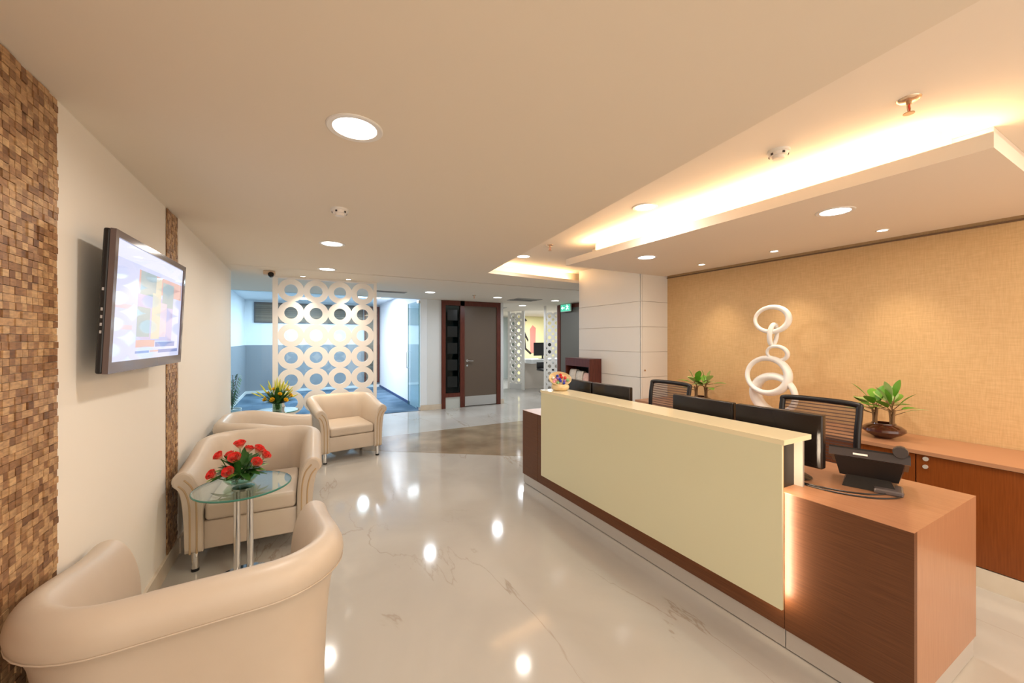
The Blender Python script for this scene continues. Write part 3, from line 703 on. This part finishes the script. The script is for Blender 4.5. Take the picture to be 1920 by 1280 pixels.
# ------------------------------------------------------------------ flowers
def rose(parent, pos, s, material, dirv=(0, 0, 1), name='rose'):
    mb = MB(); mb.h = []
    q = Vector((0, 0, 1)).rotation_difference(Vector(dirv).normalized()).to_matrix()
    rr = random.Random(hash((round(pos[0], 3), round(pos[1], 3), round(pos[2], 3))) & 0xffff)
    for ring, (cnt, r0, r1, hh, wd) in enumerate(((3, .10, .18, 1.15, 1.5), (4, .22, .34, 1.2, 1.25), (5, .34, .50, 1.12, 1.1), (5, .42, .70, .98, 1.0))):
        off = rr.uniform(0, 6)
        for k in range(cnt):
            a0 = off+2*PI*k/cnt; da = wd*PI/cnt*1.15; vs = []; N_ = 6; K = 6
            for i in range(N_+1):
                u = i/N_; r_ = (r0*math.sin(u*PI/2)**.6+(r1-r0)*u**2.2)*s+.01*s; z_ = hh*s*u
                for j in range(K+1):
                    w_ = (j/K*2-1); a = a0+w_*da*(math.sin(min(1, u*1.15+.15)*PI*.55)); zz = z_-s*.13*w_*w_*u
                    vs.append(q @ Vector((r_*math.cos(a), r_*math.sin(a), zz-.25*s))+Vector(pos)); mb.h.append(u)
            mb.add(vs, [(i*(K+1)+j, i*(K+1)+j+1, (i+1)*(K+1)+j+1, (i+1)*(K+1)+j) for i in range(N_) for j in range(K)])
    return mb.build(name, material, parent, True, angle=80)
ar = thing('rose_arrangement', (-.33, 3.04, .599), 'red and cream roses in a low glass bowl on the side table', 'flowers')
MB().lathe([(0, .002), (.045, .0), (.075, .012), (.092, .034), (.088, .058), (.075, .068), (.072, .066), (.084, .056), (.087, .034), (.07, .016), (.04, .006), (0, .006)]).build('glass_bowl', M_glass_v, ar, True)
fl = MB(); rn = random.Random(11)
for k in range(34):
    a = rn.uniform(0, 2*PI); r_ = rn.uniform(0, .06)
    p = Vector((r_*math.cos(a), r_*math.sin(a), rn.uniform(.012, .05))); frond_leaf(fl, p, p+Vector((rn.uniform(-.03, .03), rn.uniform(-.03, .03), rn.uniform(0, .05))), .014, 0, 4)
for k in range(46):
    a = rn.uniform(0, 2*PI); e = rn.uniform(-.05, 1.2); L_ = rn.uniform(.09, .15)
    p = Vector((.03*math.cos(a), .03*math.sin(a), .06+rn.uniform(0, .05))); d = Vector((math.cos(a)*math.cos(e), math.sin(a)*math.cos(e), math.sin(e)))
    frond_leaf(fl, p, p+d*L_, .021, .15, 6)
fl.build('foliage', mat('rose_foliage', (.035, .12, .02), .35), ar, True)
fl = MB()
for a, e, L_ in ((-1.9, .15, .12), (.6, .1, .15), (3.0, .2, .15), (-2.6, .05, .16), (-.6, .25, .14), (1.9, .9, .16)):
    p = Vector((.03*math.cos(a), .03*math.sin(a), .075)); d = Vector((math.cos(a)*math.cos(e), math.sin(a)*math.cos(e), math.sin(e))); frond_leaf(fl, p, p+d*L_, .02, .12, 6)
fl.build('pale_foliage', M_green2, ar, True)
RP = [(-.005, .02, .225, .050), (.085, .02, .185, .048), (.125, -.01, .15, .044), (.08, -.06, .125, .048), (-.02, -.055, .165, .052), (-.10, -.01, .18, .044), (-.045, -.09, .095, .050), (-.125, -.06, .085, .046), (.035, .07, .18, .042), (.10, .07, .155, .042), (-.06, .08, .155, .042)]
for x, y, z, s in RP:
    rose(ar, (x, y, z), s, M_rose, (x*1.8, y*1.8-.10, .22))
    MB().tube(catmull([(x*.2, y*.2, .03), (x*.6, y*.6, z*.5), (x, y, z-.2*s)], 4), .003, 6).build('flower_stem', M_green, ar, True)
ya = thing('yellow_flower_arrangement', (-.25, 5.93, .599), 'yellow roses and lily buds in a glass vase on the far side table', 'flowers')
MB().lathe([(0, .002), (.045, 0), (.05, .01), (.052, .09), (.06, .11), (.057, .11), (.049, .09), (.046, .012), (0, .008)]).build('glass_vase', M_glass_v, ya, True)
fl = MB(); yl = MB()
for k in range(90):
    a = rn.uniform(0, 2*PI); e = rn.uniform(.2, 1.5); L_ = rn.uniform(.12, .28)
    p = Vector((.02*math.cos(a), .02*math.sin(a), .08)); d = Vector((math.cos(a)*math.cos(e), math.sin(a)*math.cos(e), math.sin(e))); frond_leaf(fl, p, p+d*L_, .017, .1, 5)
for k in range(14):
    frond_leaf(fl, (rn.uniform(-.02, .02), rn.uniform(-.02, .02), .01), (rn.uniform(-.03, .03), rn.uniform(-.03, .03), .1), .012, 0, 4)
fl.build('foliage', MATS['rose_foliage'], ya, True)
for k in range(34):
    a = rn.uniform(0, 2*PI); e = rn.uniform(.35, 1.5); L_ = rn.uniform(.20, .34)
    p = Vector((.02*math.cos(a), .02*math.sin(a), .10)); d = Vector((math.cos(a)*math.cos(e), math.sin(a)*math.cos(e), math.sin(e)))
    st = MB(); st.tube([p, p+d*L_*.8], .003, 6); st.build('flower_stem', M_green, ya, True)
    b_ = MB(); b_.tube([p+d*L_*.62, p+d*L_*.75, p+d*L_*.88, p+d*L_], [.004, .008, .007, .002], 8); b_.build('lily_bud', mat('bud_yellow_green', (.58, .58, .06), .45), ya, True)
for x, y, z, s in ((-.12, -.08, .15, .04), (-.045, -.11, .145, .044), (.09, -.09, .13, .042), (.14, -.03, .18, .04), (.03, -.08, .21, .036), (-.03, -.03, .27, .036), (.10, .02, .25, .036), (-.09, .02, .22, .034)):
    rose(ya, (x, y, z), s, M_yrose, (x*2, y*2-.1, .2), 'yellow_rose')

# ------------------------------------------------------------------ reception desk
dk = thing('reception_desk', (2.09, .59, 0), 'brown reception desk with ivory glass front panel and steel plinth', 'reception desk')
DL, DW, DH = 3.02, .76, .77
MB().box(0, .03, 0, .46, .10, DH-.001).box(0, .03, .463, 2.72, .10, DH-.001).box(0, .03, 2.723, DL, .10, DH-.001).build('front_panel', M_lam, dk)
MB().box(.0301, DW, 0, .03, .10, DH-.001).build('end_panel', M_lamtop_litend, dk)  # same laminate as the front; light on this end is painted as lighter colour
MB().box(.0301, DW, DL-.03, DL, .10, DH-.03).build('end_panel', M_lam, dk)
MB().box(.0, DW, 0, DL, DH-.001, DH+.0005).box(.031, DW-.001, .031, DL-.031, DH-.03, DH-.001).build('desktop', M_lamtop_litend, dk)
MB().box(.008, .028, .005, .458, .008, .098).box(.008, .028, .462, DL-.005, .008, .098).box(.03, DW-.01, .006, .022, .004, .098).box(.03, DW-.01, DL-.02, DL-.006, .004, .098).build('plinth', mat('satin_steel', (.62, .58, .54), .38, .55), dk)
MB().box(.03, .05, .03, DL-.03, .02, DH-.03).build('inner_panel', M_gap, dk)
PN0, PN1 = .435, 2.545
MB().box(-.075, -.062, PN0, PN1, .232, 1.018).build('ivory_panel', M_panel, dk)
MB().box(-.062, -.058, PN0, PN1, .232, 1.018).build('panel_backing', mat('panel_edge_gold', (.50, .32, .10), .4), dk)
MB().box(-.075, .175, PN0-.01, PN1+.01, 1.018, 1.042).build('ledge_top', M_ledge, dk)
MB().box(.158, .172, PN0+.02, PN1-.02, DH, 1.018).build('ledge_support', mat('support_cream', (.36, .31, .26), .35), dk)
MB().box(.04, .156, PN0+.06, PN1-.06, DH, 1.018).build('ledge_core', M_black, dk)
for z in (.40, .62, .84):
    for y in (PN0+.3, PN1-.3): MB().box(-.058, .0, y-.015, y+.015, z-.0, z+.02 if z < .7 else z).build('panel_spacer', M_steel, dk) if z < .7 else None
# LED strips behind the ivory panel, washing the brown front
area('panel_led', (2.034, .59+PN0+.035, .63), .77, 4.5, WARM, (0, R(-90), 0), sy=.012)
area('panel_led', (2.040, 2.1, .26), .012, 1.6, COVE, (0, R(-90), 0), sy=2.0)

# ------------------------------------------------------------------ credenza
cr = thing('credenza', (3.67, -1.4, 0), 'long low wood credenza under the gold wallpaper', 'cabinet')
CL = 4.94
MB().box(-.015, .575, 0, CL, .75, .775).build('countertop', mat('counter_top_wood', (.46, .23, .125), .3), cr)
MB().box(.02, .575, 0, CL, .12, .75).build('carcass', M_gap, cr)
MB().box(.0, .575, 0, CL, 0, .118).build('plinth', M_skirt, cr)
ys = [0, .45, .99, 1.53, 2.429, 3.03, 3.63, 4.23, 4.94]
for a, b in zip(ys[:-1], ys[1:]):
    dd = MB().box(0, .019, a+.003, b-.003, .125, .745).build('door', M_cred, cr)
for y, z, r_ in ((2.379, .725, .014), (2.381, .672, .013), (2.487, .677, .012), (1.58, .725, .013), (3.08, .725, .013)):
    k = MB().cyl((0, 0), r_, 0, .012, 20).build('lock', mat('satin_lock', (.75, .70, .64), .35, .4), cr, True); k.location = (0, y, z); k.rotation_euler = (0, R(-90), 0)

# ------------------------------------------------------------------ sculpture on the credenza
sp = thing('ring_sculpture', (3.95, 2.10, .775), 'white sculpture of interlocking rings standing on the credenza', 'sculpture')
def ring(c, rx, rz, th, rot, taper=0, ph=0, dep=1.0, name='ring'):
    pts = []; rs = []
    for k in range(48):
        a = 2*PI*k/48; pts.append(Vector((0, rx*math.cos(a), rz*math.sin(a)))); rs.append(th*(1+taper*math.cos(a-ph)))
    mtx = (Matrix.Rotation(rot[2], 3, 'Z') @ Matrix.Rotation(rot[1], 3, 'Y') @ Matrix.Rotation(rot[0], 3, 'X'))
    vs = []; sg = 14
    for k, p in enumerate(pts):
        n_ = Vector((0, p.y/rx/rx, p.z/rz/rz)).normalized()
        for j in range(sg):
            b = 2*PI*j/sg; vs.append(mtx @ (p+n_*rs[k]*math.cos(b)+Vector((1, 0, 0))*rs[k]*dep*math.sin(b))+Vector(c))
    fs = [(i*sg+j, i*sg+(j+1) % sg, ((i+1) % 48)*sg+(j+1) % sg, ((i+1) % 48)*sg+j) for i in range(48) for j in range(sg)]
    return MB().add(vs, fs).build(name, M_sculpt, sp, True)
ring((0, .0, .935), .140, .118, .022, (0, R(4), R(10)), .25, PI, 1.25, 'top_ring')
ring((.0, -.015, .790), .035, .098, .019, (R(6), 0, R(62)), .1, 0, 1.2, 'link_ring')
ring((-.01, -.055, .615), .085, .068, .016, (R(8), R(-14), R(6)), .2, PI, 1.2, 'small_ring')
ring((-.02, .03, .40), .180, .165, .027, (R(18), R(10), R(5)), .28, PI*.9, 1.5, 'upper_large_ring')
ring((.02, -.015, .222), .190, .175, .034, (R(-12), R(-8), R(-6)), .32, .2, 1.5, 'lower_large_ring')

# ------------------------------------------------------------------ bowls with plants
def pot_plant(loc, label, seed, rz=0):
    t = thing('potted_plant', loc, label, 'plant', rz, 'green plants in brown glazed bowls')
    MB().lathe([(0, 0), (.05, .0), (.055, .006), (.10, .030), (.128, .055), (.125, .072), (.10, .092), (.072, .104), (.070, .112), (.064, .112), (.064, .10), (.085, .085), (.10, .065), (.07, .04), (0, .03)], seg=40).build('bowl', M_brownglaze, t, True)
    MB().cyl((0, 0), .08, .06, .088, 24).build('soil', M_gap, t)
    r2 = random.Random(seed); st = MB(); lv = MB(); lp = MB()
    for (sx, sy) in ((0, .05), (.0, -.05)):
        for w in range(3):
            st.tube(catmull([(sx+w*.008, sy+.010*(w-1), .07), (sx+.004*(w-1), sy+.012*(w-1), .15), (sx+.01*(w-1), sy+.02*(w-1), .215)], 5), [.008]*10+[.006], 8) if 0 else st.tube([(sx+.007*(w-1), sy+.007*((w*2) % 3-1), .07), (sx+.006*(w-1), sy+.008*((w*2) % 3-1), .15), (sx+.014*(w-1), sy+.018*((w*2) % 3-1), .22)], [.0105, .009, .006], 8)
        for k in range(12):
            a = r2.uniform(0, 2*PI); e = r2.uniform(.1, 1.4); L_ = r2.uniform(.12, .17)
            b0 = Vector((sx, sy, r2.uniform(.19, .25))); d = Vector((math.cos(a)*math.cos(e), math.sin(a)*math.cos(e), math.sin(e)))
            pet = b0+d*.07; st.tube([b0, pet], .003, 6)
            frond_leaf(lv if k % 3 else lp, pet, pet+d*L_, .036, .16, 8, .18)
    for (a, L_) in ((1.75, .24), (-1.4, .22), (1.3, .2)):
        b0 = Vector((0, .05 if a > 0 else -.05, .17)); d = Vector((math.cos(a)*.9, math.sin(a)*.95, .25 if a > 0 else .55)).normalized()
        st.tube([b0, b0+d*.08], .003, 6); frond_leaf(lp, b0+d*.06, b0+d*L_, .018, .25, 8, .2)
    st.build('stems', M_stem, t, True); lv.build('leaves', mat('plant_leaf', (.13, .34, .03), .35), t, True); lp.build('pale_leaves', mat('plant_leaf_pale', (.40, .55, .20), .35), t, True)
pot_plant((3.90, 1.27, .776), 'green plant in a brown glazed bowl at the near end of the credenza', 4)
pot_plant((3.93, 2.83, .776), 'green plant in a brown bowl at the far end of the credenza', 9, R(25))

# ------------------------------------------------------------------ monitors on the desk
def monitor():
    t = thing('computer_monitor', (0, 0, 0), '', 'monitor', group='black computer monitors behind the desk ledge')
    MB().rbox(-.02, .025, -.225, .225, .075, .355, .008, 3).build('casing', mat('monitor_back', (.016, .011, .009), .25), t, True)
    MB().rbox(-.038, -.018, -.12, .12, .09, .22, .008, 3).build('rear_bulge', MATS['monitor_back'], t, True)
    MB().box(.0252, .0262, -.213, .213, .09, .343).build('screen', scr_mat('desk', (.35, .42, .55), .5), t)
    MB().box(-.04, -.015, -.04, .04, .01, .2).build('stand', M_blackgl, t)
    MB().lathe([(0, 0), (.13, 0), (.135, .006), (.12, .014), (0, .022)], sx=.85, sy=1.25, seg=36).build('base', M_blackgl, t, True)
    return t
mo = monitor(); mo.location = (2.385, 1.24, .77); mo.rotation_euler = (0, 0, R(2)); mo['label'] = 'nearest black monitor behind the desk ledge, end in full view'
copy_tree(mo, (2.385, 1.71, .77), R(-1), 'second black monitor, touching the nearest one')
copy_tree(mo, (2.385, 2.585, .77), R(1), 'third black monitor, left of the first mesh chair back')
copy_tree(mo, (2.385, 3.055, .77), R(-2), 'farthest black monitor, just behind the sweets basket')

# ------------------------------------------------------------------ desk phone
ph = thing('desk_phone', (2.58, .90, .77), 'bulky black desk phone near the desk corner', 'telephone', R(18))
rt = Matrix.Rotation(R(24), 3, 'Y')
MB().obox((0, 0, .125), (.22, .27, .032), rt).build('key_panel', M_black, ph)
MB().obox((-.105, 0, .160), (.016, .272, .034), rt).build('rear_edge', M_dkgrey, ph)
MB().add([(-.10, -.12, .15), (-.10, .12, .15), (.09, .12, .06), (.09, -.12, .06), (-.055, -.10, .045), (-.055, .10, .045), (.07, .10, .03), (.07, -.10, .03)], [(0, 1, 2, 3), (4, 7, 6, 5), (0, 4, 5, 1), (1, 5, 6, 2), (2, 6, 7, 3), (3, 7, 4, 0)]).build('body', M_black, ph)
MB().add([(-.09, -.10, .0), (-.09, .09, .0), (.08, .09, .0), (.08, -.10, .0), (-.05, -.07, .06), (-.05, .07, .06), (.06, .07, .06), (.06, -.07, .06)], [(3, 2, 1, 0), (4, 5, 6, 7), (0, 1, 5, 4), (1, 2, 6, 5), (2, 3, 7, 6), (3, 0, 4, 7)]).build('stand', M_black, ph)
MB().rbox(-.11, .0, -.115, -.02, .0, .022, .006, 2).build('stand_foot', mat('foot_grey', (.12, .10, .10), .25), ph)
hs = MB().tube(catmull([(-.115, -.105, .195), (-.06, -.105, .192), (.0, -.105, .17), (.06, -.105, .135), (.11, -.105, .10)], 4), [.024, .026, .026, .024, .021, .018, .017, .017, .017, .017, .018, .02, .023, .025, .026, .026, .024][:17], 12)
hs.build('handset', M_dkgrey, ph, True)
MB().box(-.1155, -.1140, .00, .05, .158, .166).build('badge', mat('badge_white', (.85, .83, .8), .4), ph)
ph.scale = (1.12, 1.1, 1.1)
cb = MB()
cb.tube(catmull([(2.30, 1.085, .776), (2.31, 1.02, .775), (2.34, .93, .775), (2.41, .84, .775), (2.50, .80, .775), (2.56, .83, .780)], 6), .0035, 8)
tag(cb.build('cable', M_black, smooth=True), 'thin black cable looping along the desktop to the phone, inner one', 'cable', 'black phone cables')
cb = MB().tube(catmull([(2.285, 1.085, .776), (2.285, 1.02, .775), (2.30, .92, .775), (2.37, .81, .775), (2.47, .755, .775), (2.56, .76, .775), (2.62, .80, .780)], 6), .0035, 8)
tag(cb.build('cable', M_black, smooth=True), 'thin black cable looping closest to the desktop edge', 'cable', 'black phone cables')

# ------------------------------------------------------------------ mesh office chairs
def mesh_mat():
    m = mat('chair_mesh', (.10, .06, .05), .6); N, L = nodes(m); b = N['Principled BSDF']
    tc = N.new('ShaderNodeTexCoord'); sx = N.new('ShaderNodeSeparateXYZ'); L.new(tc.outputs['Object'], sx.inputs[0])
    w_ = N.new('ShaderNodeMath'); w_.operation = 'MULTIPLY'; w_.inputs[1].default_value = 46; L.new(sx.outputs['Z'], w_.inputs[0])
    fr = N.new('ShaderNodeMath'); fr.operation = 'FRACT'; L.new(w_.outputs[0], fr.inputs[0])
    gt = N.new('ShaderNodeMath'); gt.operation = 'GREATER_THAN'; gt.inputs[1].default_value = .32; L.new(fr.outputs[0], gt.inputs[0])
    mr = N.new('ShaderNodeMapRange'); mr.inputs[3].default_value = .95; mr.inputs[4].default_value = .42; L.new(gt.outputs[0], mr.inputs[0])
    L.new(mr.outputs[0], b.inputs['Alpha'])
    return m
M_mesh = mesh_mat()
def office_chair():
    t = thing('office_chair', (0, 0, 0), '', 'office chair', group='black mesh office chairs behind the desk')
    z0, z1 = .52, 1.095; fw = .225
    bf = MB()
    def yy(z): return .22+.03*((z-z0)/(z1-z0))**2-.02*math.sin((z-z0)/(z1-z0)*PI)
    pts = catmull([(-.19, yy(z0), z0), (-.215, yy(.6), .62), (-.222, yy(.9), .9), (-.225, yy(1.05), 1.06), (-.205, yy(1.09), 1.093), (0, yy(1.1), 1.10), (.205, yy(1.09), 1.093), (.225, yy(1.05), 1.06), (.222, yy(.9), .9), (.215, yy(.6), .62), (.19, yy(z0), z0)], 5)
    bf.tube(pts, .019, 10, closed=True); bf.build('backrest_frame', M_black, t, True)
    ms = MB(); n = 12; vs = []
    for i in range(n+1):
        z = z0+(z1-z0)*i/n; hw = .19+.032*min(1, i/4)
        for j in range(7):
            x = -hw+2*hw*j/6; vs.append((x, yy(z)-.012*(1-(x/hw)**2), z))
    ms.add(vs, [(i*7+j, i*7+j+1, (i+1)*7+j+1, (i+1)*7+j) for i in range(n) for j in range(6)])
    ms.build('backrest_mesh', M_mesh, t, True)
    MB().rbox(-.03, .03, .2, .26, .40, .62, .012, 2).build('back_support', M_black, t, True)
    MB().rbox(-.24, .24, -.25, .22, .43, .49, .025, 4).build('seat', M_black, t, True)
    for s in (-1, 1):
        MB().tube(catmull([(s*.22, .02, .44), (s*.275, .02, .46), (s*.28, .02, .55), (s*.28, -.02, .655)], 5), .014, 8).build('armrest_post', M_black, t, True)
        MB().rbox(s*.28-.035, s*.28+.035, -.16, .08, .655, .685, .01, 2).build('armrest_pad', M_black, t, True)
    MB().cyl((0, 0), .025, .10, .43, 16).build('gas_column', M_chrome, t, True)
    for k in range(5):
        a = k*2*PI/5+.3
        MB().tube([(0, 0, .12), (.27*math.cos(a), .27*math.sin(a), .075)], [.026, .015], 8).build('base_spoke', M_black, t, True)
        c = MB().cyl((0, 0), .028, -.018, .018, 16).build('caster', M_black, t, True); c.location = (.27*math.cos(a), .27*math.sin(a), .029); c.rotation_euler = (R(90), 0, a)
    return t
oc = office_chair(); oc.location = (2.93, 1.37, 0); oc.rotation_euler = (0, 0, R(-88)); oc['label'] = 'black mesh office chair, nearer one, behind the two near monitors'
copy_tree(oc, (2.93, 2.63, 0), R(-92), 'black mesh office chair, farther one, beside the clad pillar')

# ------------------------------------------------------------------ basket of sweets
bk = thing('basket', (2.155, 3.02, 1.042), 'small round wicker basket holding up a tilted tray of sweets on the ledge', 'basket')
MB().lathe([(0, 0), (.060, 0), (.078, .014), (.084, .034), (.078, .052), (.070, .056), (.066, .052), (.076, .034), (.06, .012), (0, .010)], seg=36).build('bowl', M_wick, bk, True)
tm = Matrix.Rotation(R(-14), 3, 'Z') @ Matrix.Rotation(R(48), 3, 'X')
MB().lathe([(0, -.03), (.07, -.025), (.10, -.005), (.112, .018), (.106, .022), (.096, .006), (.07, -.012), (0, -.018)], c=(0, .01, .10), seg=36, mtx=tm, sy=.72).build('tray', M_wick, bk, True)
cc_ = {'blue': (.03, .06, .45), 'red': (.6, .02, .03), 'purple': (.30, .14, .50), 'pink': (.8, .35, .5), 'green': (.25, .55, .25), 'white': (.8, .8, .82)}
rn = random.Random(21); lst = ['blue', 'purple', 'blue', 'red', 'pink', 'purple', 'blue', 'green', 'red', 'white', 'blue', 'red', 'pink', 'green']
for i, cn in enumerate(lst):
    a = i*2.4; r_ = .022*math.sqrt(i)
    q = tm @ Vector((r_*math.cos(a), .72*r_*math.sin(a), .004))
    o = MB().lathe([(0, -.013), (.008, -.011), (.0145, 0), (.008, .011), (0, .013)], seg=12).build('sweet', mat('sweet_'+cn, cc_[cn], .25), smooth=True)
    o.location = (2.155+q.x, 3.03+q.y, 1.142+q.z); o.rotation_euler = (rn.uniform(0, 3), rn.uniform(0, 3), 0)
    tag(o, cn+' wrapped sweet in the tilted wicker tray', 'sweet', cn+' sweets in the wicker tray')

# ------------------------------------------------------------------ newspaper rack
rk = thing('newspaper_rack', (3.55, 4.28, 0), 'dark red wooden rack standing against the clad pillar', 'rack')
MB().box(0, .215, 0, .02, 0, 1.245).build('side_panel', M_darkwood, rk)
MB().box(0, .215, .545, .565, 0, 1.245).build('side_panel', M_darkwood, rk)
MB().box(0, .215, .02, .545, 1.225, 1.245).box(0, .02, .02, .545, 1.13, 1.225).build('top', M_darkwood, rk)
MB().box(.195, .215, .02, .545, 0, 1.225).build('back_panel', M_black, rk)
MB().box(0, .195, .02, .545, .76, .78).build('shelf', M_darkwood, rk)
MB().box(0, .02, .02, .545, 0, .76).build('front_panel', M_darkwood, rk)
for i, (y, zt, mt, lb) in enumerate(((.11, 1.03, M_paperp, 'pink folded newspaper, nearest in the dark wooden rack'), (.27, 1.05, M_paper, 'white folded newspaper, middle one in the dark wooden rack'), (.43, 1.07, M_paper, 'white folded newspaper, farthest in the dark wooden rack'))):
    b_ = MB()
    for k in range(4):
        pr = catmull([(.03+.010*k, 0, .785), (.028+.010*k, 0, zt-.785+.72-.02), (.055+.01*k, 0, zt-.012*k), (.10, 0, zt-.012*k), (.14-.01*k, 0, zt-.06), (.145-.01*k, 0, .79)], 5)
        vs = [(p.x, yy_, p.z) for p in pr for yy_ in (-.075, -.03, .03, .075)]; m_ = 4
        b_.add(vs, [(i_*m_+j, i_*m_+j+1, (i_+1)*m_+j+1, (i_+1)*m_+j) for i_ in range(len(pr)-1) for j in range(3)])
    o = b_.build('newspaper', mt, smooth=True); o.location = (3.55, 4.28+y, 0)
    md = o.modifiers.new('thick', 'SOLIDIFY'); md.thickness = .003
    tag(o, lb, 'newspaper', 'folded newspapers in the rack')
